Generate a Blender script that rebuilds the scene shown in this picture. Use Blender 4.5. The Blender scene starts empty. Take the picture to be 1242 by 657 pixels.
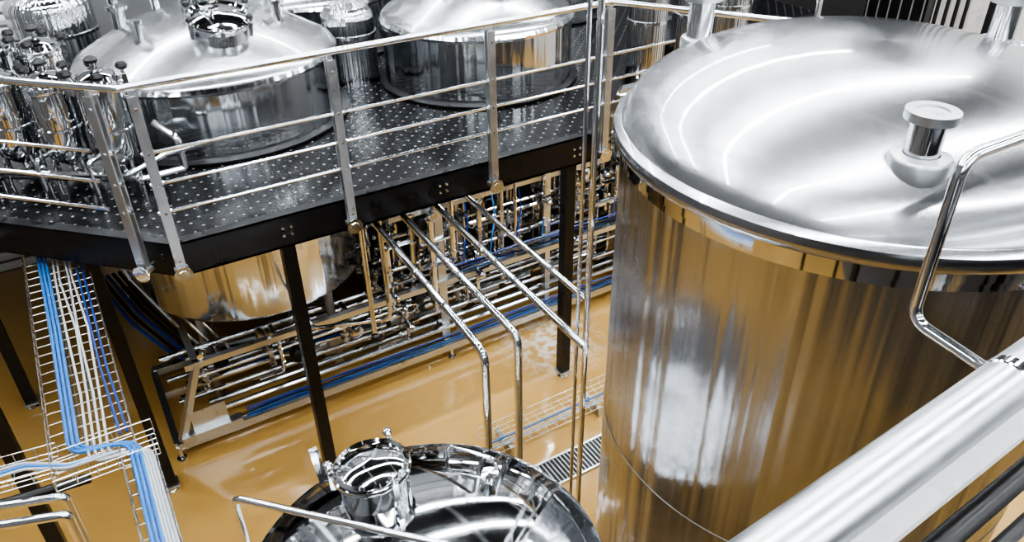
import bpy, math, random
from mathutils import Vector, Matrix
random.seed(7)
pi=math.pi
# ---------------------------------------------------------------- materials
def newmat(name):
    m=bpy.data.materials.new(name); m.use_nodes=True
    nt=m.node_tree; b=nt.nodes['Principled BSDF']
    return m,nt,b
def N(nt,t,**k):
    n=nt.nodes.new(t)
    for a,v in k.items(): setattr(n,a,v)
    return n
def noise(nt,vec,scale,detail=3,rough=.5):
    n=N(nt,'ShaderNodeTexNoise'); n.inputs['Scale'].default_value=scale
    n.inputs['Detail'].default_value=detail; n.inputs['Roughness'].default_value=rough
    nt.links.new(vec,n.inputs['Vector']); return n
def mapr(nt,val,a,b,c,d):
    n=N(nt,'ShaderNodeMapRange'); nt.links.new(val,n.inputs[0])
    for i,x in enumerate((a,b,c,d)): n.inputs[i+1].default_value=x
    return n.outputs[0]
def bump(nt,b,h,s,dist=.01):
    n=N(nt,'ShaderNodeBump'); n.inputs['Strength'].default_value=s; n.inputs['Distance'].default_value=dist
    nt.links.new(h,n.inputs['Height']); nt.links.new(n.outputs[0],b.inputs['Normal'])
def simple(name,col,rough=.5,metal=0,bumps=0,scale=30,var=.1):
    m,nt,b=newmat(name)
    tc=N(nt,'ShaderNodeTexCoord'); n=noise(nt,tc.outputs['Object'],scale)
    mx=N(nt,'ShaderNodeMixRGB'); mx.inputs[1].default_value=(*[c*(1-var) for c in col],1); mx.inputs[2].default_value=(*[min(1,c*(1+var)) for c in col],1)
    nt.links.new(n.outputs[0],mx.inputs[0]); nt.links.new(mx.outputs[0],b.inputs['Base Color'])
    b.inputs['Metallic'].default_value=metal
    nt.links.new(mapr(nt,n.outputs[0],.3,.7,rough*.8,rough*1.2),b.inputs['Roughness'])
    if bumps: bump(nt,b,n.outputs[0],bumps)
    return m
def cyl_steel(name,col,rough,ripple,kang=3.0,kz=.35,aniso=0,fine=.03,radial=False,coat=0,rscale=1.6,rv=.15,rdet=1.0):
    """steel wrapped round the object's own Z axis"""
    m,nt,b=newmat(name)
    tc=N(nt,'ShaderNodeTexCoord'); sp=N(nt,'ShaderNodeSeparateXYZ'); nt.links.new(tc.outputs['Object'],sp.inputs[0])
    cb=N(nt,'ShaderNodeCombineXYZ')
    if radial:   # concentric brushing
        fl=N(nt,'ShaderNodeCombineXYZ'); nt.links.new(sp.outputs[0],fl.inputs[0]); nt.links.new(sp.outputs[1],fl.inputs[1])
        ln=N(nt,'ShaderNodeVectorMath',operation='LENGTH'); nt.links.new(fl.outputs[0],ln.inputs[0])
        a1=N(nt,'ShaderNodeMath',operation='MULTIPLY'); a1.inputs[1].default_value=kang; nt.links.new(ln.outputs['Value'],a1.inputs[0])
        nt.links.new(a1.outputs[0],cb.inputs[0])
    else:
        fl=N(nt,'ShaderNodeCombineXYZ'); nt.links.new(sp.outputs[0],fl.inputs[0]); nt.links.new(sp.outputs[1],fl.inputs[1])
        nm=N(nt,'ShaderNodeVectorMath',operation='NORMALIZE'); nt.links.new(fl.outputs[0],nm.inputs[0])
        sc=N(nt,'ShaderNodeVectorMath',operation='SCALE'); sc.inputs['Scale'].default_value=kang; nt.links.new(nm.outputs[0],sc.inputs[0])
        z1=N(nt,'ShaderNodeMath',operation='MULTIPLY'); z1.inputs[1].default_value=kz; nt.links.new(sp.outputs[2],z1.inputs[0])
        zc=N(nt,'ShaderNodeCombineXYZ'); nt.links.new(z1.outputs[0],zc.inputs[2])
        ad=N(nt,'ShaderNodeVectorMath',operation='ADD'); nt.links.new(sc.outputs[0],ad.inputs[0]); nt.links.new(zc.outputs[0],ad.inputs[1])
        cb=ad
    n2=noise(nt,cb.outputs[0],30,2,.6)
    b.inputs['Base Color'].default_value=(*col,1); b.inputs['Metallic'].default_value=1
    nt.links.new(mapr(nt,n2.outputs[0],.3,.7,rough*(1-rv),rough*(1+rv)),b.inputs['Roughness'])
    last=None
    if fine:
        b2=N(nt,'ShaderNodeBump'); b2.inputs['Strength'].default_value=fine; b2.inputs['Distance'].default_value=.002
        nt.links.new(n2.outputs[0],b2.inputs['Height']); last=b2
    if ripple:
        n1=noise(nt,cb.outputs[0],rscale,rdet,.4)
        b1=N(nt,'ShaderNodeBump'); b1.inputs['Strength'].default_value=ripple; b1.inputs['Distance'].default_value=.05
        nt.links.new(n1.outputs[0],b1.inputs['Height'])
        if last: nt.links.new(last.outputs[0],b1.inputs['Normal'])
        last=b1
    if last: nt.links.new(last.outputs[0],b.inputs['Normal'])
    if coat:
        b.inputs['Coat Weight'].default_value=coat; b.inputs['Coat Roughness'].default_value=.05; b.inputs['Coat IOR'].default_value=1.9
    if aniso:
        b.inputs['Anisotropic'].default_value=aniso
        t=N(nt,'ShaderNodeTangent'); t.direction_type='RADIAL'; t.axis='Z'; nt.links.new(t.outputs[0],b.inputs['Tangent'])
    return m
M_body=cyl_steel('tank_shell_steel',(.50,.515,.54),.22,.62,8,.05,aniso=1.0,fine=0,rdet=1.6)
M_body2=cyl_steel('vessel_shell_steel',(.66,.68,.70),.13,.40,7,.06,aniso=.95,fine=0)
M_dome=cyl_steel('brushed_dome_steel',(.46,.47,.485),.26,0,14,.4,aniso=.6,fine=0,radial=True,coat=.45,rv=.04)
M_mirror=simple('mirror_steel',(.71,.725,.74),.06,1,0,4,.03)
M_tube=simple('polished_tube_steel',(.73,.75,.77),.13,1,0,20,.04)
M_satin=simple('satin_steel',(.60,.62,.64),.34,1,0,12,.04)
M_black=simple('black_painted_steel',(.006,.006,.007),.32,0,0,10,.3)
M_rubber=simple('black_rubber',(.008,.008,.008),.45,0,0,60,.3)
M_blue=simple('blue_cable_sheath',(.03,.16,.44),.4,0,0,10,.1)
M_dblue=simple('dark_blue_hose',(.02,.06,.28),.35,0,0,10,.1)
M_grey=simple('grey_cable_sheath',(.38,.40,.42),.45,0,0,10,.1)
M_white=simple('white_painted_panel',(.60,.60,.60),.3,0,0,8,.04)
M_dark=simple('dark_joint',(.03,.03,.03),.4,.5,0,10,.1)
M_wall=simple('grey_wall_paint',(.14,.14,.145),.6,0,.03,8,.05)
M_walld=simple('dark_grey_cladding',(.035,.035,.038),.6,0,.03,8,.05)
M_wallw=simple('white_wall_paint',(.7,.7,.7),.6,0,.03,8,.05)
M_ceil=simple('dark_ceiling_paint',(.03,.03,.032),.8,0,.03,3,.2)
M_galv=simple('galvanised_wire',(.5,.51,.51),.3,1,0,10,.05)
def floor_mat():
    m,nt,b=newmat('ochre_epoxy_floor')
    tc=N(nt,'ShaderNodeTexCoord'); v=tc.outputs['Object']
    n=noise(nt,v,.6,3,.5); n2=noise(nt,v,5,4,.6)
    cr=N(nt,'ShaderNodeValToRGB'); cr.color_ramp.elements[0].position=.3; cr.color_ramp.elements[1].position=.72
    cr.color_ramp.elements[0].color=(.47,.28,.09,1); cr.color_ramp.elements[1].color=(.57,.35,.12,1)
    nt.links.new(n.outputs[0],cr.inputs[0])
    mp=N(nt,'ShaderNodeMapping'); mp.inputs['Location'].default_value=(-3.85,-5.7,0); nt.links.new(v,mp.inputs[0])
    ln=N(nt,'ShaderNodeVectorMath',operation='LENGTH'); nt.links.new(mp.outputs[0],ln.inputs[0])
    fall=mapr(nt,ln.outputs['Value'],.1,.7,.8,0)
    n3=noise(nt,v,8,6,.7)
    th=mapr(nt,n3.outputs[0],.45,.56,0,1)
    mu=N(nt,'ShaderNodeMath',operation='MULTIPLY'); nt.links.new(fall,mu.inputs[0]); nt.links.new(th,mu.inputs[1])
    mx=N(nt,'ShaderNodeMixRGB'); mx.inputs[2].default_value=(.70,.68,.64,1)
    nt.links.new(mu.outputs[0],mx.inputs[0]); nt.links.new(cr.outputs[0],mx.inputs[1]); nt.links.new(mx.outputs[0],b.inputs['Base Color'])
    nt.links.new(mapr(nt,n2.outputs[0],.35,.65,.05,.18),b.inputs['Roughness'])
    b.inputs['Coat Weight'].default_value=.6; b.inputs['Coat Roughness'].default_value=.05
    bump(nt,b,n2.outputs[0],.03,.01); return m
M_floor=floor_mat()
def deck_mat():
    m,nt,b=newmat('perforated_black_deck')
    tc=N(nt,'ShaderNodeTexCoord')
    mp=N(nt,'ShaderNodeMapping'); mp.inputs['Rotation'].default_value=(0,0,pi/4); nt.links.new(tc.outputs['Object'],mp.inputs[0])
    sp=N(nt,'ShaderNodeSeparateXYZ'); nt.links.new(mp.outputs[0],sp.inputs[0]); cb=N(nt,'ShaderNodeCombineXYZ')
    nt.links.new(sp.outputs[0],cb.inputs[0]); nt.links.new(sp.outputs[1],cb.inputs[1])
    v=N(nt,'ShaderNodeTexVoronoi'); v.voronoi_dimensions='2D'; v.inputs['Scale'].default_value=10; v.inputs['Randomness'].default_value=0
    nt.links.new(cb.outputs[0],v.inputs['Vector'])
    d=mapr(nt,v.outputs['Distance'],.09,.13,1,0)
    mx=N(nt,'ShaderNodeMixRGB'); mx.inputs[1].default_value=(.008,.008,.009,1); mx.inputs[2].default_value=(.17,.165,.16,1)
    nt.links.new(d,mx.inputs[0]); nt.links.new(mx.outputs[0],b.inputs['Base Color'])
    n=noise(nt,tc.outputs['Object'],3,3,.5)
    nt.links.new(mapr(nt,n.outputs[0],.3,.7,.12,.24),b.inputs['Roughness'])
    bump(nt,b,d,.2,.003); return m
M_deck=deck_mat()
def slat_mat():
    m,nt,b=newmat('ribbed_white_cladding')
    tc=N(nt,'ShaderNodeTexCoord'); w=N(nt,'ShaderNodeTexWave',bands_direction='Z'); w.inputs['Scale'].default_value=2.2
    nt.links.new(tc.outputs['Object'],w.inputs['Vector'])
    cr=N(nt,'ShaderNodeValToRGB'); cr.color_ramp.elements[0].position=.05; cr.color_ramp.elements[1].position=.25
    cr.color_ramp.elements[0].color=(.12,.12,.12,1); cr.color_ramp.elements[1].color=(.66,.66,.65,1)
    nt.links.new(w.outputs['Fac'],cr.inputs[0]); nt.links.new(cr.outputs[0],b.inputs['Base Color']); b.inputs['Roughness'].default_value=.5
    bump(nt,b,w.outputs['Fac'],.6,.02); return m
M_slat=slat_mat()
def emit(name,col,s):
    m,nt,b=newmat(name); b.inputs['Base Color'].default_value=(*col,1)
    b.inputs['Emission Color'].default_value=(*col,1); b.inputs['Emission Strength'].default_value=s; return m
M_lamp=emit('lamp_diffuser',(.95,.98,1),30)
M_winglow=emit('added_window_glow',(.90,.95,1),4)  # glow of the added windows behind the camera
LC=(.92,.965,1)

# ---------------------------------------------------------------- builder
class B:
    def __init__(s,name,origin=(0,0,0)):
        s.n=name; s.o=Vector(origin); s.v=[]; s.f=[]; s.fm=[]; s.mats=[]
    def mi(s,m):
        if m not in s.mats: s.mats.append(m)
        return s.mats.index(m)
    def add(s,vs,fs,m):
        o=len(s.v); s.v+= [Vector(v)-s.o for v in vs]; k=s.mi(m)
        for f in fs: s.f.append([i+o for i in f]); s.fm.append(k)
    def box(s,c,d,m,rot=None):
        c=Vector(c); R=rot or Matrix.Identity(3)
        vs=[c+R@Vector((d[0]/2*x,d[1]/2*y,d[2]/2*z)) for x in(-1,1) for y in(-1,1) for z in(-1,1)]
        s.add(vs,[(0,1,3,2),(4,6,7,5),(0,4,5,1),(2,3,7,6),(0,2,6,4),(1,5,7,3)],m)
    def beam(s,a,b,w,h,m):
        a=Vector(a); b=Vector(b); z=(b-a).normalized()
        up=Vector((0,0,1)) if abs(z.z)<.95 else Vector((0,1,0))
        x=up.cross(z).normalized(); y=z.cross(x)
        R=Matrix((x,y,z)).transposed()
        s.box((a+b)/2,(w,h,(b-a).length),m,R)
    def prism(s,poly,z0,z1,m,mside=None):
        n=len(poly); vs=[(x,y,z0) for x,y in poly]+[(x,y,z1) for x,y in poly]
        s.add(vs,[list(range(n))[::-1],list(range(n,2*n))],m)
        s.add(vs,[(i,(i+1)%n,n+(i+1)%n,n+i) for i in range(n)],mside or m)
    def lathe(s,prof,c,m,seg=32,axis=(0,0,1),mats=None):
        c=Vector(c); z=Vector(axis).normalized(); u=Vector((1,0,0)) if abs(z.x)<.9 else Vector((0,1,0))
        x=(u-z*u.dot(z)).normalized(); y=z.cross(x)
        vs=[]; 
        for r,h in prof:
            for i in range(seg):
                a=2*pi*i/seg; vs.append(c+x*(r*math.cos(a))+y*(r*math.sin(a))+z*h)
        for j in range(len(prof)-1):
            fs=[]
            for i in range(seg):
                k=(i+1)%seg; fs.append((i,k,seg+k,seg+i))
            mm=mats[j] if mats else m
            s.add(vs[j*seg:(j+2)*seg],fs,mm)
    def cyl(s,a,b,r,m,seg=16):
        a=Vector(a); b=Vector(b); s.lathe([(0.0001,0),(r,0),(r,(b-a).length),(0.0001,(b-a).length)],a,m,seg,b-a)
    def ball(s,c,r,m,seg=12):
        s.lathe([(max(r*math.sin(pi*i/8),1e-4),-r*math.cos(pi*i/8)) for i in range(9)],c,m,seg)
    def tube(s,pts,r,m,fil=.08,seg=10,caps=True):
        P=[Vector(p) for p in pts]; path=[P[0]]
        for i in range(1,len(P)-1):
            a,p,b=P[i-1],P[i],P[i+1]; d1=(a-p); d2=(b-p)
            if d1.length<1e-5 or d2.length<1e-5: continue
            ang=d1.angle(d2)
            if ang>pi-.05: path.append(p); continue
            t=min(fil/math.tan(ang/2) if ang>.1 else fil,d1.length*.48,d2.length*.48)
            A_=p+d1.normalized()*t; B_=p+d2.normalized()*t
            for k in range(7):
                q=k/6; path.append(A_*(1-q)**2+p*2*q*(1-q)+B_*q*q)
        path.append(P[-1])
        vs=[]; nrm=None; n=len(path)
        for i,p in enumerate(path):
            t=(path[min(i+1,n-1)]-path[max(i-1,0)]).normalized()
            if nrm is None:
                u=Vector((0,0,1)) if abs(t.z)<.9 else Vector((1,0,0)); nrm=(u-t*u.dot(t)).normalized()
            else: nrm=(nrm-t*nrm.dot(t)).normalized()
            bn=t.cross(nrm)
            for j in range(seg):
                a=2*pi*j/seg; vs.append(p+nrm*(r*math.cos(a))+bn*(r*math.sin(a)))
        fs=[(i*seg+j,i*seg+(j+1)%seg,(i+1)*seg+(j+1)%seg,(i+1)*seg+j) for i in range(n-1) for j in range(seg)]
        if caps: fs+= [list(range(seg))[::-1],list(range((n-1)*seg,n*seg))]
        s.add(vs,fs,m)
    def done(s,smooth=True,bevel=0,parent=None):
        me=bpy.data.meshes.new(s.n); me.from_pydata([tuple(v) for v in s.v],[],s.f)
        for m in s.mats: me.materials.append(m)
        me.polygons.foreach_set('material_index',s.fm); me.update()
        import bmesh
        bm=bmesh.new(); bm.from_mesh(me); bmesh.ops.remove_doubles(bm,verts=bm.verts,dist=1e-4)
        bmesh.ops.recalc_face_normals(bm,faces=bm.faces); bm.to_mesh(me); bm.free()
        if smooth:
            me.shade_smooth(); me.set_sharp_from_angle(angle=math.radians(35))
        o=bpy.data.objects.new(s.n,me); o.location=s.o; bpy.context.scene.collection.objects.link(o)
        if bevel:
            bv=o.modifiers.new('bevel','BEVEL'); bv.width=bevel; bv.segments=2; bv.limit_method='ANGLE'
        return o

# ---------------------------------------------------------------- room
b=B('floor'); b.box((3,4,-.05),(18,17,.1),M_floor); b.done(False)
b=B('ceiling'); b.box((3,4,8.75),(18,17,.1),M_ceil); b.done(False)
b=B('wall_back'); b.box((-2.9,10.7,2.5),(6.2,.1,5.0),M_slat); b.box((-2.9,10.7,6.85),(6.2,.1,3.7),M_walld); b.box((6.1,10.7,4.35),(11.8,.1,8.7),M_wall); b.done(False)
b=B('wall_left'); b.box((-5.05,4,4.35),(.1,13.2,8.7),M_wall); b.done(False)
b=B('wall_right'); b.box((11.05,1.6,4.35),(.1,8.4,8.7),M_wallw); b.box((11.05,8.2,4.35),(.1,4.8,8.7),M_walld); b.done(False)
b=B('wall_front'); b.box((3,-2.55,4.35),(18,.1,8.7),M_wall); b.done(False)
b=B('ceiling_beams')
for y in (-.5,2.5,5.5,8.5): b.box((3,y,8.45),(15.8,.16,.45),M_black)
for x in (-3,1,5,9): b.tube([(x,-2.4,8.2),(x,10.5,8.2)],.12,M_satin,.1,16)
b.done()
for i,(x0,x1) in enumerate([(-3,0),(1.5,4.5),(6,9)]):  # unseen glowing windows, added behind the camera for broad reflections in the steel
    b=B(f'added_reflection_window_{i+1}'); b.box(((x0+x1)/2,-2.48,5.6),(x1-x0,.03,1.6),M_winglow)
    for xx in (x0,(x0+x1)/2,x1): b.box((xx,-2.45,5.6),(.07,.07,1.7),M_dark)
    for zz in (4.78,6.42): b.box(((x0+x1)/2,-2.45,zz),(x1-x0+.07,.07,.07),M_dark)
    b.done(False)
# continuous linear luminaires
for y in (-1.2,1.6,4.4,7.2,9.8):
    e=B('linear_ceiling_lamp',(3,y,7.7))
    e.box((3,y,7.74),(13.6,.16,.06),M_satin); e.box((3,y,7.7),(13.4,.09,.03),M_lamp)
    for k in range(6): e.cyl((-3+k*2.4,y,7.76),(-3+k*2.4,y,8.7),.01,M_dark,8)
    eo=e.done(False)
    for k in range(3):
        l=bpy.data.lights.new('lamp_light','AREA'); l.shape='RECTANGLE'; l.size=4.3; l.size_y=.09; l.energy=74; l.color=LC
        lo=bpy.data.objects.new('lamp_light',l); lo.parent=eo; lo.location=(-4.5+4.5*k,0,-.03); bpy.context.scene.collection.objects.link(lo)
# hidden fill lights added behind the fascia to brighten the skid
for x,y in ((2.9,5.7),(4.6,6.0)):
    e=B('added_underdeck_fill',(x,y,2.6)); e.box((x,y,2.62),(1.1,.1,.05),M_satin); e.box((x,y,2.59),(1.0,.07,.02),M_lamp); eo=e.done(False)
    l=bpy.data.lights.new('underdeck_fill_light','AREA'); l.shape='RECTANGLE'; l.size=1.0; l.size_y=.07; l.energy=12; l.color=LC
    lo=bpy.data.objects.new('underdeck_fill_light',l); lo.parent=eo; lo.location=(0,0,-.03); bpy.context.scene.collection.objects.link(lo)
w=bpy.data.worlds.new('world'); bpy.context.scene.world=w; w.use_nodes=True
w.node_tree.nodes['Background'].inputs[0].default_value=(.8,.85,.9,1); w.node_tree.nodes['Background'].inputs[1].default_value=.15

# ---------------------------------------------------------------- platform
b=B('mezzanine_platform')
b.prism([(.33,5.06),(3.90,5.06),(5.5,6.66),(8.5,6.66),(8.5,10.6),(-3.6,10.6),(-3.6,8.99)],2.66,2.72,M_deck,M_black)
def chan(a,c):
    a3=Vector((*a,2.6)); c3=Vector((*c,2.6)); 
    b.beam(a3,c3,.03,.26,M_black)
    d=(c3-a3).normalized(); nrm=Vector((-d.y,d.x,0)); 
    for z in (2.72,2.48): b.beam(a3+nrm*.03+Vector((0,0,z-2.6)),c3+nrm*.03+Vector((0,0,z-2.6)),.09,.014,M_black)
chan((-3.6,8.99),(.33,5.06)); chan((.33,5.06),(3.90,5.06)); chan((3.90,5.06),(5.5,6.66))
b.beam((-.6,6.1,2.56),(4.9,6.1,2.56),.08,.18,M_black)
for x in (1.07,2.35,3.64):
    b.beam((x,5.1,2.56),(x,6.1,2.56),.08,.18,M_black)
legs=[(3.64,5.16),(1.09,5.16),(-.2,5.72),(-1.2,7.6),(5.2,6.6),(-3.2,9.0)]
for x,y in legs:
    b.box((x,y,1.28),(.1,.1,2.42),M_black); b.box((x,y,.07),(.13,.13,.015),M_satin)
    b.cyl((x,y,0),(x,y,.08),.02,M_tube); b.lathe([(.001,.03),(.03,.028),(.055,.01),(.055,0),(.001,0)],(x,y,0),M_tube,16)
for x in (1.09,3.64,2.35):
    for dx in (-.03,.03):
        for z in (2.57,2.63): b.lathe([(.001,.012),(.012,.01),(.014,0)],(x+dx,5.045,z),M_tube,8,(0,-1,0))
b.done(False)

# ---------------------------------------------------------------- railing
b=B('guard_railing')
ZT=3.85; rods=(3.43,3.22,3.02)
L0=(-3.3,8.55); C0=(.26,4.96); C1=(3.85,4.94)
b.tube([(*L0,ZT),(*C0,ZT),(*C1,ZT)],.024,M_tube,.05,12)
b.tube([(*C1,ZT),(5.28,2.54,ZT+.02)],.024,M_tube,.05,12)
b.ball((*C1,ZT),.035,M_tube)
for z in rods:
    b.tube([(*L0,z),(.03,5.19,z)],.0115,M_tube,.03,8)
    b.tube([(.30,4.95,z),(4.55,4.95,z)],.0115,M_tube,.03,8)
def post(x,y,d):
    d=Vector((d[0],d[1],0)).normalized(); n=Vector((d.y,-d.x,0))
    R=Matrix((d,n,Vector((0,0,1)))).transposed()
    for o in (-.022,.022):
        b.box(Vector((x,y,3.18))+n*o,(.062,.012,1.24),M_satin,R)
    c=Vector((x,y,2.575))
    b.box(c,(.09,.075,.03),M_satin,R)
    b.lathe([(.001,.018),(.03,.018),(.034,.012),(.062,.012),(.062,0),(.001,0)],c+Vector((0,0,-.01))+n*.04,M_tube,8,tuple(n))
    b.cyl(c-n*.09,c+n*.04,.018,M_tube)
    b.box((x,y,3.79),(.03,.03,.09),M_satin,R)
    for z in rods: b.cyl(Vector((x,y,z))-d*.042,Vector((x,y,z))+d*.042,.0155,M_tube,10)
    for z in rods+(3.72,2.66): b.lathe([(.001,.006),(.01,.005),(.011,0)],Vector((x,y,z))+n*.028,M_tube,8,tuple(n))
post(.33,4.95,(1,0)); post(1.55,4.95,(1,0)); post(2.76,4.95,(1,0)); post(3.85,4.95,(1,0))
for t in (.16,1.5,2.9): post(C0[0]-t*.7071-.03,C0[1]+t*.7071+.02,(1,-1))
b.tube([(4.62,3.62,ZT-.02),(4.62,3.62,4.25)],.02,M_tube)
b.done()

# ---------------------------------------------------------------- generic fittings
def wing_knob(b,p,r=.02,m=M_tube,axis=(0,0,1),h=.07):
    a=Vector(axis).normalized(); p=Vector(p)
    b.cyl(p,p+a*h,r*.4,M_tube,8); b.lathe([(.001,0),(r,.004),(r*1.15,r*.6),(r*.8,r*1.2),(.001,r*1.3)],p+a*h,m,12,tuple(a))
def manway(b,c,axis,r,h,knobs=4,kmat=M_tube,lid=M_mirror,deep=.1):
    c=Vector(c); a=Vector(axis).normalized()
    b.lathe([(r*1.04,-deep),(r,0),(r,h),(r*1.1,h),(r*1.12,h+.02),(r*1.1,h+.03),(r*1.02,h+.035)],c,M_mirror,48,tuple(a))
    b.lathe([(r*1.06,h+.035),(r*1.08,h+.05),(r*1.0,h+.065),(r*.92,h+.05),(r*.7,h+.07),(r*.4,h+.085),(.001,h+.09)],c,lid,48,tuple(a))
    u=Vector((1,0,0)); x=(u-a*u.dot(a)).normalized(); y=a.cross(x)
    for k in range(knobs):
        t=2*pi*(k+.35)/knobs; d=x*math.cos(t)+y*math.sin(t); p=c+d*r*1.14+a*(h-.02)
        b.beam(p-a*.05,p+a*.07,.03,.03,M_tube); b.beam(p+a*.06,p-d*r*.14+a*.07,.03,.02,M_tube)
        wing_knob(b,p+a*.06,.026,kmat,tuple(a),.04)
def ferrule(b,p,axis,r):
    a=Vector(axis).normalized(); b.lathe([(r,-.02),(r*1.5,-.012),(r*1.6,0),(r*1.5,.012),(r,.02)],p,M_tube,14,tuple(a))

# ---------------------------------------------------------------- brewing vessels on platform
def vessel(name,x,y,R,zb,zr,ch,mw,mw_r,seg=96):
    b=B(name,(x,y,0))
    prof=[(.05,zb-.25),(R*.6,zb-.12),(R*.96,zb-.02),(R*.99,zb),(R,zb+.03),(R,zr-.05),(R*1.015,zr-.045),(R*1.02,zr-.02),(R*1.0,zr+.01)]
    b.lathe(prof,(x,y,0),M_body2,seg)
    dm=[(R,zr+.01),(R*.985,zr+.035)]
    def cz(r):
        t=max(0,min(1,(R*.985-r)/(R*.985-.16))); return zr+.035+ch*(t*.88+.12*math.sin(t*pi))
    for i in range(1,13):
        r=R*.985*(1-i/12)+.16*i/12; dm.append((r,cz(r)))
    b.lathe(dm,(x,y,0),M_dome,seg)
    b.lathe([(R+.002,2.73),(R+.07,2.73),(R+.07,2.745),(R+.002,2.76)],(x,y,0),M_black,seg)
    zt=cz(.16)
    b.lathe([(.16,zt-.02),(.16,zt+.3),(.2,zt+.3),(.2,zt+.34),(.12,zt+.34),(.12,zt+1.2)],(x,y,0),M_tube,32)
    ang,rr=mw; d=Vector((math.cos(ang),math.sin(ang),0)); rr*=R
    c=Vector((x,y,0))+d*rr+Vector((0,0,cz(rr)-.01))
    ax=(d*ch*.7+Vector((0,0,R))).normalized()
    manway(b,c,ax,mw_r,.09,6,M_rubber)
    for a,rn in ((ang+1.0,.05),(ang-1.1,.04),(ang+2.2,.05),(ang-2.0,.06)):
        dd=Vector((math.cos(a),math.sin(a),0)); p=Vector((x,y,cz(R*.6)))+dd*R*.6
        b.lathe([(rn,-.1),(rn,.14),(rn*1.5,.14),(rn*1.5,.17),(.001,.18)],p,M_tube,20)
    for k in range(4):
        a=k*pi/2+.6; p=Vector((x+R*.8*math.cos(a),y+R*.8*math.sin(a),0)); b.cyl(p,p+Vector((0,0,zb+.02)),.045,M_satin)
    b.tube([(x,y,zb-.2),(x,y,.45),(x+.5,y-.2,.45)],.04,M_tube,.1)
    return b
b=vessel('brewing_vessel',1.2,7.3,1.1,1.12,3.32,.42,(-1.5,.5),.23)
b.tube([(1.9,7.7,3.4),(1.95,7.75,4.9)],.05,M_tube); b.tube([(.6,7.9,3.5),(.55,7.9,5)],.045,M_tube)
b.tube([(.9,7.6,3.6),(.9,7.6,3.95),(.5,7.9,4.05),(-.4,8.6,4.05)],.035,M_tube)
b.done()
b=vessel('brewing_vessel',3.75,6.98,.95,1.95,3.36,.42,(-1.5,.42),.17); b.tube([(4.4,7.2,3.4),(4.4,7.2,4.9)],.035,M_tube); b.done()
b=vessel('brewing_vessel',2.75,9.1,.95,1.9,3.3,.4,(-1.6,.5),.16); b.done()
b=vessel('brewing_vessel',5.6,8.9,.95,1.9,3.3,.4,(-1.6,.5),.16); b.done()
b=vessel('brewing_vessel',7.45,7.75,.8,1.9,3.4,.3,(-1.6,.5),.14); b.done()
for x,y,r,h in ((5.35,6.25,.2,4.1),(5.9,6.2,.2,4.0),(6.5,6.3,.25,4.2),(4.85,7.75,.16,3.9),(2.6,7.55,.26,3.5),(.1,9.3,.4,3.6),(2.3,-.7,.35,3.3),(3.7,-.7,.35,3.3)):  # last two are out of view, added as vertical streaks for the tank's reflection
    b=B('hot_water_cylinder',(x,y,0))
    b.lathe([(.001,.2),(r*.8,.22),(r,.3),(r,h-.15),(r*.98,h-.12),(r*.8,h-.04),(r*.4,h),(.001,h+.01)],(x,y,0),M_body2,40)
    for z in (1.2,2.2,3.2): b.lathe([(r,z-.02),(r*1.06,z-.015),(r*1.06,z+.015),(r,z+.02)],(x,y,0),M_tube,40)
    for k in range(3):
        a=k*2.1; b.cyl((x+r*.8*math.cos(a),y+r*.8*math.sin(a),0),(x+r*.8*math.cos(a),y+r*.8*math.sin(a),.3),.02,M_tube)
    b.cyl((x,y,h-.02),(x,y,h+.3),.03,M_tube); b.done()

# ---------------------------------------------------------------- filter housings on the platform
def housing(x,y,r=.135,z0=2.98,h=.52,s=0):
    b=B('filter_housing',(x,y,0))
    b.lathe([(.03,z0-.1),(r*.5,z0-.07),(r*.93,z0-.01),(r,z0+.04),(r,z0+h-.06),(r*1.12,z0+h-.055),(r*1.16,z0+h-.03),(r*1.12,z0+h-.005),(r,z0+h),(r*.9,z0+h+.035),(r*.5,z0+h+.065),(.001,z0+h+.07)],(x,y,0),M_mirror,36)
    b.lathe([(r*1.0,z0+.2),(r*1.04,z0+.205),(r*1.04,z0+.22),(r,z0+.225)],(x,y,0),M_tube,36)
    for k in range(4):
        a=k*pi/2+s; px,py=x+r*1.22*math.cos(a),y+r*1.22*math.sin(a)
        b.box((px,py,z0+h-.04),(.035,.035,.09),M_tube); wing_knob(b,(px,py,z0+h),.038,M_rubber,(0,0,1),.045)
    b.cyl((x,y,z0+h+.05),(x,y,z0+h+.12),.018,M_tube); b.lathe([(.001,0),(.045,.005),(.05,.025),(.025,.045),(.001,.05)],(x,y,z0+h+.12),M_rubber,12)
    b.tube([(x,y,z0-.08),(x,y,2.82),(x+.12,y-.16,2.82)],.022,M_tube,.05)
    b.tube([(x-r*.8,y-r*.6,z0+.06),(x-r*1.5,y-r*1.4,z0+.06),(x-r*1.5,y-r*1.4,2.8)],.018,M_tube,.04)
    for k in range(3):
        a=k*2.094+1; b.tube([(x+r*.8*math.cos(a),y+r*.8*math.sin(a),z0+.02),(x+r*.95*math.cos(a),y+r*.95*math.sin(a),2.72)],.014,M_tube)
    b.done()
for i,(x,y,h) in enumerate([(.22,6.2,.58),(-.1,6.45,.55),(-.42,6.70,.55),(-.74,6.95,.55),(-.08,6.92,.68),(-.42,7.12,.68),(-.76,7.34,.68),(-1.08,7.3,.55)]):
    housing(x,y,.15,2.98,h,i*.7)
b=B('filter_pipe_manifold')
b.tube([(.62,5.95,2.86),(.3,5.92,2.86),(-.9,6.8,2.86)],.028,M_tube); b.tube([(.8,5.95,3.02),(.5,5.9,3.02),(.2,5.85,2.94),(-.8,6.6,2.94)],.022,M_tube)
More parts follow.
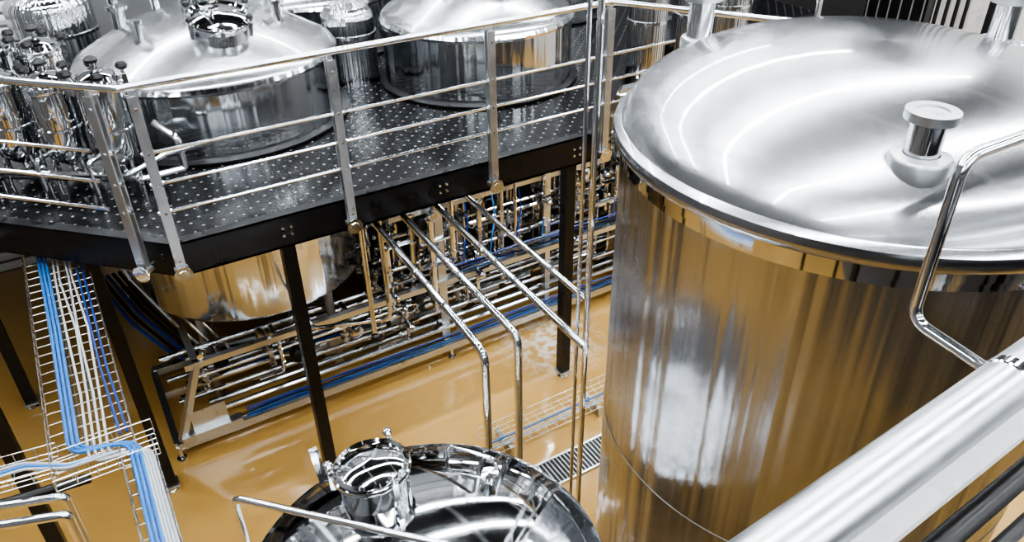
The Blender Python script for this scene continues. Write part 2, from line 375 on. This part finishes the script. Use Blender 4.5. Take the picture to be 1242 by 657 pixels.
for t in (0,.25,.5,.75,1):
    p=Vector((.3,5.92,2.86)).lerp(Vector((-.9,6.8,2.86)),t); ferrule(b,p,(-1.2,.88,0),.03); b.cyl(p,(p.x,p.y,2.72),.015,M_tube); wing_knob(b,p,.02,M_tube,(0,-.5,1),.09)
b.tube([(.62,5.95,2.86),(.62,5.95,3.1),(.5,6.1,3.2)],.028,M_tube)
b.done()

# ---------------------------------------------------------------- transfer pipes leaving the platform
b=B('transfer_pipes')
Z0=2.42
b.tube([(1.79,5.5,Z0),(1.72,3.26,Z0),(1.72,3.26,.0)],.027,M_tube,.1,14)
b.tube([(2.02,5.5,Z0),(1.98,3.30,Z0),(1.98,3.30,.0)],.027,M_tube,.1,14)
b.tube([(2.32,5.5,Z0),(2.27,2.98,Z0)],.027,M_tube,.1,14)
b.tube([(2.60,5.5,Z0),(2.57,3.39,Z0)],.022,M_tube,.1,14)
b.cyl((2.27,2.98,0),(2.27,2.98,6.5),.013,M_tube); b.cyl((2.57,3.39,0),(2.57,3.39,6.5),.017,M_tube); b.cyl((2.33,3.16,0),(2.33,3.16,6.5),.013,M_tube)
for z in (.9,2.0,2.42,3.3,4.4): b.beam((2.23,2.92,z),(2.61,3.45,z),.012,.025,M_satin)
for x,y in ((1.75,4.3),(2.0,4.3),(2.29,4.3)): ferrule(b,(x,y,Z0),(0,1,0),.02)
b.tube([(1.62,5.0,2.5),(1.62,5.0,1.5),(1.62,5.02,1.45)],.02,M_tube); b.lathe([(.02,0),(.035,.01),(.035,.04),(.02,.05)],(1.62,5.0,1.42),M_rubber,12)
b.tube([(1.84,5.2,2.42),(1.84,5.2,1.42),(1.25,5.5,1.36),(1.25,6.2,1.36)],.02,M_tube,.08)
b.done()

# ---------------------------------------------------------------- process skid under the platform
b=B('process_pipe_skid')
def sq(a,c,w=.06): b.beam(a,c,w,w,M_satin)
X0,X1=-.05,5.4
for y in (6.06,7.3):
    sq((X0,y,.16),(X1,y,.16),.08)
for z in (.92,): sq((.2,6.15,z),(X1,6.15,z)); 
for z in (1.75,): sq((2.3,6.25,z),(X1,6.25,z),.05)
for x in (-.05,1.3,2.79,4.1,5.3):
    sq((x,6.06,.16),(x,7.3,.16)); b.cyl((x,6.06,0),(x,6.06,.14),.02,M_tube); b.lathe([(.05,0),(.045,.015),(.02,.02)],(x,6.06,0),M_tube,14); b.cyl((x,7.3,0),(x,7.3,.14),.02,M_tube)
for x in (1.3,): sq((x,6.15,.16),(x,6.15,.92))
for x in (2.79,4.1,5.3): sq((x,6.2,.16),(x,6.2,2.4),.09 if x<3 else .06)
sq((.0,6.06,.2),(.3,6.15,.92)); sq((.3,6.15,.92),(.3,6.9,.92)); sq((.0,6.06,.2),(.55,6.06,.2),.1)
b.box((.28,6.07,.34),(.32,.012,.26),M_satin)
hdr=[(6.12,.36,.03),(6.24,.50,.022),(6.3,.33,.03),(6.45,.62,.025),(6.2,.74,.018),(6.55,.4,.035),(6.7,.7,.03),(6.85,.5,.03)]
for y,z,r in hdr: b.tube([(random.uniform(-.0,.5),y,z),(X1-.2,y,z)],r,M_tube,.1,10)
hd2=[(6.3,1.15,.025),(6.42,1.35,.03),(6.3,1.52,.02),(6.5,1.9,.03),(6.34,2.05,.025),(6.62,2.2,.02),(6.7,1.2,.03)]
for y,z,r in hd2: b.tube([(2.3,y,z),(X1-.1,y,z)],r,M_tube,.1,10)
for i in range(100):
    x=random.uniform(.35,5.2) if i<24 else random.uniform(2.1,5.2); y=random.choice([6.14,6.26,6.36,6.5,6.66,6.85]); lo=random.uniform(.3,.7) if i<44 else random.uniform(.9,1.5)
    hi=random.uniform(.7,1.0) if x<2.35 else (random.uniform(1.1,2.45) if i<44 else random.uniform(1.7,2.5))
    r=random.choice([.014,.018,.022,.026,.032]); dx=random.choice([-.25,.25,.35,-.35])
    b.tube([(x+dx,y,lo),(x,y,lo),(x,y,hi),(x,y+random.choice([-.12,.2,.3]),hi)],r,M_tube,.05,8)
    for z in (lo+.1,(lo+hi)/2,hi-.09): ferrule(b,(x,y,z),(0,0,1),r)
    if i%2==0:
        z=(lo+hi)/2; b.lathe([(.001,0),(r*2.2,.0),(r*2.4,.03),(r*2.2,.1),(r*1.2,.12),(.001,.125)],(x,y-r,z),M_mirror if i%4 else M_rubber,14,(0,-1,0))
        b.beam((x,y-.03,z+.03),(x+.12,y-.05,z+.05),.012,.02,M_rubber)
for x in (1.5,2.3,3.3,4.4):
    c=Vector((x,6.62,.32)); b.lathe([(.001,0),(.11,0),(.12,.02),(.12,.08),(.07,.1),(.085,.12),(.085,.36),(.07,.38),(.001,.38)],c,M_satin,24,(1,0,0)); b.box((x+.2,6.62,.22),(.3,.16,.03),M_satin)
for x in (3.25,3.6,2.5):
    b.lathe([(.001,0),(.1,.01),(.11,.05),(.11,.42),(.1,.46),(.001,.48)],(x,6.45,1.95),M_mirror,28); b.cyl((x,6.45,1.6),(x,6.45,1.96),.02,M_tube)
for x in (2.35,3.1,3.95,4.7): b.box((x,6.98,1.5),(.4,.2,.8),M_black)
b.box((3.9,7.25,1.0),(3.0,.03,1.3),M_walld)
b.done()
b=B('skid_cable_bundle')
for k in range(6):
    y=6.02-.012*k; m=[M_blue,M_dblue,M_blue,M_rubber,M_dblue,M_dblue][k]
    pts=[(x,y+random.uniform(-.008,.008),.24+.03*k+random.uniform(-.01,.01)) for x in [.6+i*.4 for i in range(12)]]
    b.tube(pts,.008,m,.2,6)
for k in range(5):
    z=.99+.03*k; pts=[(x,6.14+random.uniform(-.02,.02)-.01*k,z+random.uniform(-.01,.01)) for x in [2.9+i*.3 for i in range(8)]]
    b.tube(pts,.009,[M_blue,M_rubber,M_dblue,M_rubber,M_dblue][k],.2,6)
for k in range(8):
    x=2.7+.32*k; b.tube([(x,6.13,1.02),(x+.03,6.12,1.3),(x+.12,6.2,1.5),(x+.1,6.25,1.8)],.009,M_dblue if k%2 else M_blue,.2,6)
b.done()
b=B('hose_bundle')
for k in range(6):
    b.tube([(-.3+.06*k,8.2,.9),(-.1+.05*k,7.4,.75+.03*k),(.2+.05*k,6.9,.5),(.9,6.6+.03*k,.42+.03*k),(2.2,6.4,.5)],.02,[M_dblue,M_rubber,M_dblue,M_rubber,M_rubber,M_grey][k],.4,8)
for k in range(3): b.tube([(-.1+.12*k,7.6,2.5),(.0+.12*k,7.2,1.4),(.25+.1*k,6.8,1.0),(.5+.1*k,6.7,.5)],.016,M_tube,.3,8)
b.done()

# ---------------------------------------------------------------- overhead wire cable tray
def wire_tray(b,a,c,w,h,pitch=.1,rw=.003):
    a=Vector(a); c=Vector(c); d=(c-a); L=d.length; d.normalize(); s=Vector((0,0,1)).cross(d).normalized(); up=Vector((0,0,1))
    for t in [i/5-.5 for i in range(6)]: b.tube([a+s*w*t,c+s*w*t],rw,M_galv,.01,5)
    for sg in (-.5,.5): b.tube([a+s*w*sg+up*h,c+s*w*sg+up*h],rw,M_galv,.01,5)
    n=int(L/pitch)
    for i in range(n+1):
        p=a+d*(i*L/n); b.tube([p-s*w*.5+up*h,p-s*w*.5,p+s*w*.5,p+s*w*.5+up*h],rw,M_galv,.004,5)
b=B('overhead_cable_tray')
wire_tray(b,(-.42,6.6,2.36),(-.42,3.55,2.36),.4,.07)
wire_tray(b,(-.62,3.62,2.36),(-.12,3.62,2.36),.22,.07)
wire_tray(b,(-.22,3.6,2.36),(-.22,1.9,2.36),.16,.07)
wire_tray(b,(-1.6,3.85,2.36),(-.6,3.72,2.36),.2,.06)
b.done()
b=B('tray_cables')
for k in range(3):
    x=-.535+.024*k; b.tube([(x,6.5,2.385),(x+.01,5,2.385),(x,3.72+.01*k,2.385),(-.25+.022*k,3.66-.01*k,2.39),(-.27+.022*k,1.9,2.385)],.010,M_blue,.12,8)
for k in range(4):
    x=-.43+.032*k; b.tube([(x,6.5,2.385),(x+random.uniform(-.03,.03),5.6,2.385),(x+random.uniform(-.02,.02),4.9,2.385),(x,4.2,2.385),(x-.02,3.6,2.385),(-.2+.015*k,3.56,2.39),(-.2+.015*k,1.9,2.385)],.0075,M_grey,.1,8)
for k in range(2):
    x=-.30+.035*k; b.tube([(x,6.5,2.385),(x,4.4,2.385),(x+.02,3.75,2.385)],.007,M_dblue,.1,8)
for k in range(3): b.tube([(-1.6,3.80+.025*k,2.385),(-.75,3.74+.025*k,2.385),(-.55,3.62+.015*k,2.39),(-.3,3.6,2.4)],.008,M_grey if k!=1 else M_blue,.1,8)
b.done()
b=B('utility_pipes')
for o in (0,.14):
    b.tube([(-1.8,4.05-o,2.2),(-.68,3.66-o,2.2),(-.62,3.64-o,2.2),(-.62,3.64-o,0)],.025,M_tube,.09,12)
b.tube([(-1.8,4.0,2.12),(-.9,3.84,2.12),(-.5,3.80,2.12)],.03,M_black,.08,12)
b.done()
b=B('black_column'); b.box((-1.0,4.9,1.25),(.1,.1,2.5),M_black); b.box((-1.0,4.9,.01),(.16,.16,.02),M_satin); b.box((-1.0,4.9,2.49),(.2,.2,.02),M_black); b.done(False)
b=B('floor_cable_tray'); wire_tray(b,(2.4,4.6,.12),(4.9,4.6,.12),.3,.08)
for k in range(2): b.tube([(2.4,4.52+.06*k,.14),(4.9,4.52+.06*k,.14)],.009,[M_grey,M_blue][k],.1,6)
for x in (2.6,3.6,4.6): b.box((x,4.6,.055),(.04,.3,.11),M_galv)
b.done()
b=B('floor_drain_grate'); b.box((3.3,4.08,.004),(1.6,.3,.008),M_dark)
for i in range(40): b.box((2.52+i*.04,4.08,.012),(.006,.27,.012),M_satin)
for y in (3.935,4.225): b.box((3.3,y,.012),(1.6,.02,.014),M_satin)
b.done(False)

# ---------------------------------------------------------------- big storage tank on the right
cx,cy,R=3.36,2.22,1.215
b=B('storage_tank',(cx,cy,0))
b.lathe([(.06,.25),(R*.6,.42),(R*.97,.6),(R*.985,.64),(R*.985,2.0),(R*.985,3.70)],(cx,cy,0),M_body,200)
b.lathe([(R*.985,3.70),(R*.992,3.705),(R*.992,3.74),(R*1.0,3.745),(R*1.0,3.79),(R*1.015,3.80)],(cx,cy,0),M_mirror,200)
dm=[(R*1.015,3.80),(R*1.024,3.815),(R*1.026,3.84),(R*1.02,3.87),(R*1.0,3.89),(R*.992,3.893),(R*.988,3.905)]
for i in range(1,25):
    t=i/24; r=R*.985*(1-t)+.0005*t; q=r/(R*.99); dm.append((r,3.905+.40*(1-q**2.3)**.62))
b.lathe(dm,(cx,cy,0),M_dome,200)
b.lathe([(R*.986,1.995),(R*.988,2.0),(R*.986,2.003)],(cx,cy,0),M_satin,160)
def nozzle(x,y,z,r,rf,h,pad):
    b.lathe([(pad,-.06),(pad,.02),(pad*.92,.035),(r*1.05,.04)],(x,y,z),M_satin,48)
    b.lathe([(r,.03),(r,h-.035)],(x,y,z),M_tube,48)
    b.lathe([(r,h-.035),(rf,h-.035),(rf,h),(rf*.6,h),(rf*.58,h-.008),(.001,h-.008)],(x,y,z),M_satin,48)
def dz(x,y):
    q=Vector((x-cx,y-cy,0)).length/(R*.99); return 3.905+.40*(1-q**2.3)**.62
nozzle(2.70,1.53,dz(2.70,1.53)-.02,.064,.096,.21,.118)
nozzle(3.08,3.16,dz(3.08,3.16)-.02,.07,.105,.27,.1)
nozzle(4.1,2.1,dz(4.1,2.1)-.03,.062,.1,.25,.1)
for k in range(4):
    a=k*pi/2+.8; b.cyl((cx+1.0*math.cos(a),cy+1.0*math.sin(a),0),(cx+1.0*math.cos(a),cy+1.0*math.sin(a),.7),.06,M_satin)
b.done()

# ---------------------------------------------------------------- foreground dish-topped tank
fx,fy,fr=.90,2.47,.95
b=B('dished_process_tank',(fx,fy,0))
b.lathe([(.05,.3),(fr*.6,.4),(fr*.97,.55),(fr,.6),(fr,1.72),(fr*1.02,1.73),(fr*1.03,1.78),(fr*1.02,1.80),(fr*.985,1.81)],(fx,fy,0),M_body2,120)
dm=[(fr*.985,1.81)]
def fz(r): 
    q=min(1,r/(fr*.985)); return 1.81+.20*(1-q**2)**.8
for i in range(1,21):
    r=fr*.985*(1-i/20)+.0005; dm.append((r,fz(r)))
b.lathe(dm,(fx,fy,0),M_mirror,120)
manway(b,(.86,3.02,fz(.55)-.02),(0,.12,1),.20,.17,3,M_tube)
b.beam((.62,3.2,2.0),(.60,3.22,2.25),.05,.03,M_tube)
b.lathe([(.03,-.05),(.03,.05),(.05,.05),(.05,.07),(.001,.075)],(1.45,2.75,fz(.6)),M_tube,20)
b.lathe([(.03,-.05),(.03,.05),(.05,.05),(.05,.07),(.001,.075)],(1.35,2.2,fz(.5)),M_tube,20)
b.tube([(1.35,3.1,fz(.77)-.02),(1.35,3.1,1.98),(1.55,2.85,1.98),(1.55,2.85,1.85)],.012,M_tube,.04)
for k in range(4):
    a=k*pi/2+.8; b.cyl((fx+.8*math.cos(a),fy+.8*math.sin(a),0),(fx+.8*math.cos(a),fy+.8*math.sin(a),.5),.05,M_satin)
b.tube([(.10,2.95,1.5),(.14,3.16,1.6),(.14,3.16,2.2),(.85,2.42,2.2),(1.0,2.27,2.2),(1.0,2.27,1.95)],.02,M_tube,.06,12)
b.done()

# ---------------------------------------------------------------- near handrails on the right
b=B('access_hoop_rail')
b.tube([(4.2,1.12,4.4),(2.25,1.14,4.4),(2.25,1.14,3.80),(2.22,.88,3.80),(2.22,.50,3.80),(2.22,.50,4.30)],.021,M_tube,.07,16)
b.done()
sl=lambda x,y0: y0+.06*(x-.7)
b=B('walkway_edge_pipe')
b.tube([(-.2,sl(-.2,.447),4.40),(4.5,sl(4.5,.447),4.40)],.05,M_satin,.1,32)
for x in (1.38,2.9): b.lathe([(.05,-.015),(.053,-.012),(.053,.012),(.05,.015)],(x,sl(x,.447),4.40),M_tube,32,(1,.06,0))
b.done()
b=B('walkway_side_panel')
b.beam((-.2,sl(-.2,.405),4.33),(4.5,sl(4.5,.405),4.33),.055,.02,M_white)
b.beam((-.2,sl(-.2,.436),4.325),(4.5,sl(4.5,.436),4.325),.008,.04,M_dark)
b.beam((-.2,sl(-.2,.25),4.2),(4.5,sl(4.5,.25),4.2),.06,.02,M_white)
for x in (0,1.0,2.0,3.0,4.0): b.beam((x,sl(x,.22),4.18),(x,sl(x,.43),4.18),.04,.02,M_satin)
b.done(False)
b=B('insulated_hose'); b.tube([(-.2,sl(-.2,.355),4.25),(4.4,sl(4.4,.355),4.25)],.022,M_rubber,.1,16); b.tube([(-.2,sl(-.2,.30),4.22),(4.4,sl(4.4,.30),4.22)],.014,M_rubber,.1,16); b.done()
b=B('unseen_shade_walkway')  # out of view; added to shade the floor that the storage tank reflects
b.box((2.2,-.55,3.72),(7.6,1.5,.05),M_deck)
for y in (.19,-1.29): b.box((2.2,y,3.62),(7.6,.03,.2),M_black)
for x in (-1.5,1.0,3.0,5.9):
    for y in (.14,-1.24): b.box((x,y,1.8),(.09,.09,3.6),M_black)
b.done(False)
# wall items upper right
b=B('perforated_control_panel'); b.box((8.6,5.65,3.4),(.1,.78,1.3),M_deck); b.box((8.6,5.65,1.4),(.12,.1,2.8),M_black); b.done(False)
b=B('ribbed_column')
b.box((10.6,6.05,4.3),(.4,.5,8.6),M_white)
for k in range(4): b.box((10.38,5.85+.13*k,4.3),(.05,.03,8.6),M_dark)
b.done(False)

# ---------------------------------------------------------------- camera
f=943.6
dn=Vector((24,1454.5,f)).normalized(); A=Vector((1899,-643.5,f)); A=(A-dn*A.dot(dn)).normalized(); Zc=-dn; Yc=Zc.cross(A)
conv=lambda v: Vector((v.x,-v.y,-v.z))
Rm=Matrix((conv(A),conv(Yc),conv(Zc)))
cam=bpy.data.cameras.new('camera'); co=bpy.data.objects.new('camera',cam); bpy.context.scene.collection.objects.link(co)
cam.sensor_width=36; cam.lens=36*f/1242; cam.clip_start=.05
co.matrix_world=Matrix.Translation((0,0,5.4))@Rm.to_4x4()
bpy.context.scene.camera=co
bpy.context.scene.view_settings.view_transform='AgX'
bpy.context.scene.view_settings.look='AgX - High Contrast'
bpy.context.scene.view_settings.exposure=.38
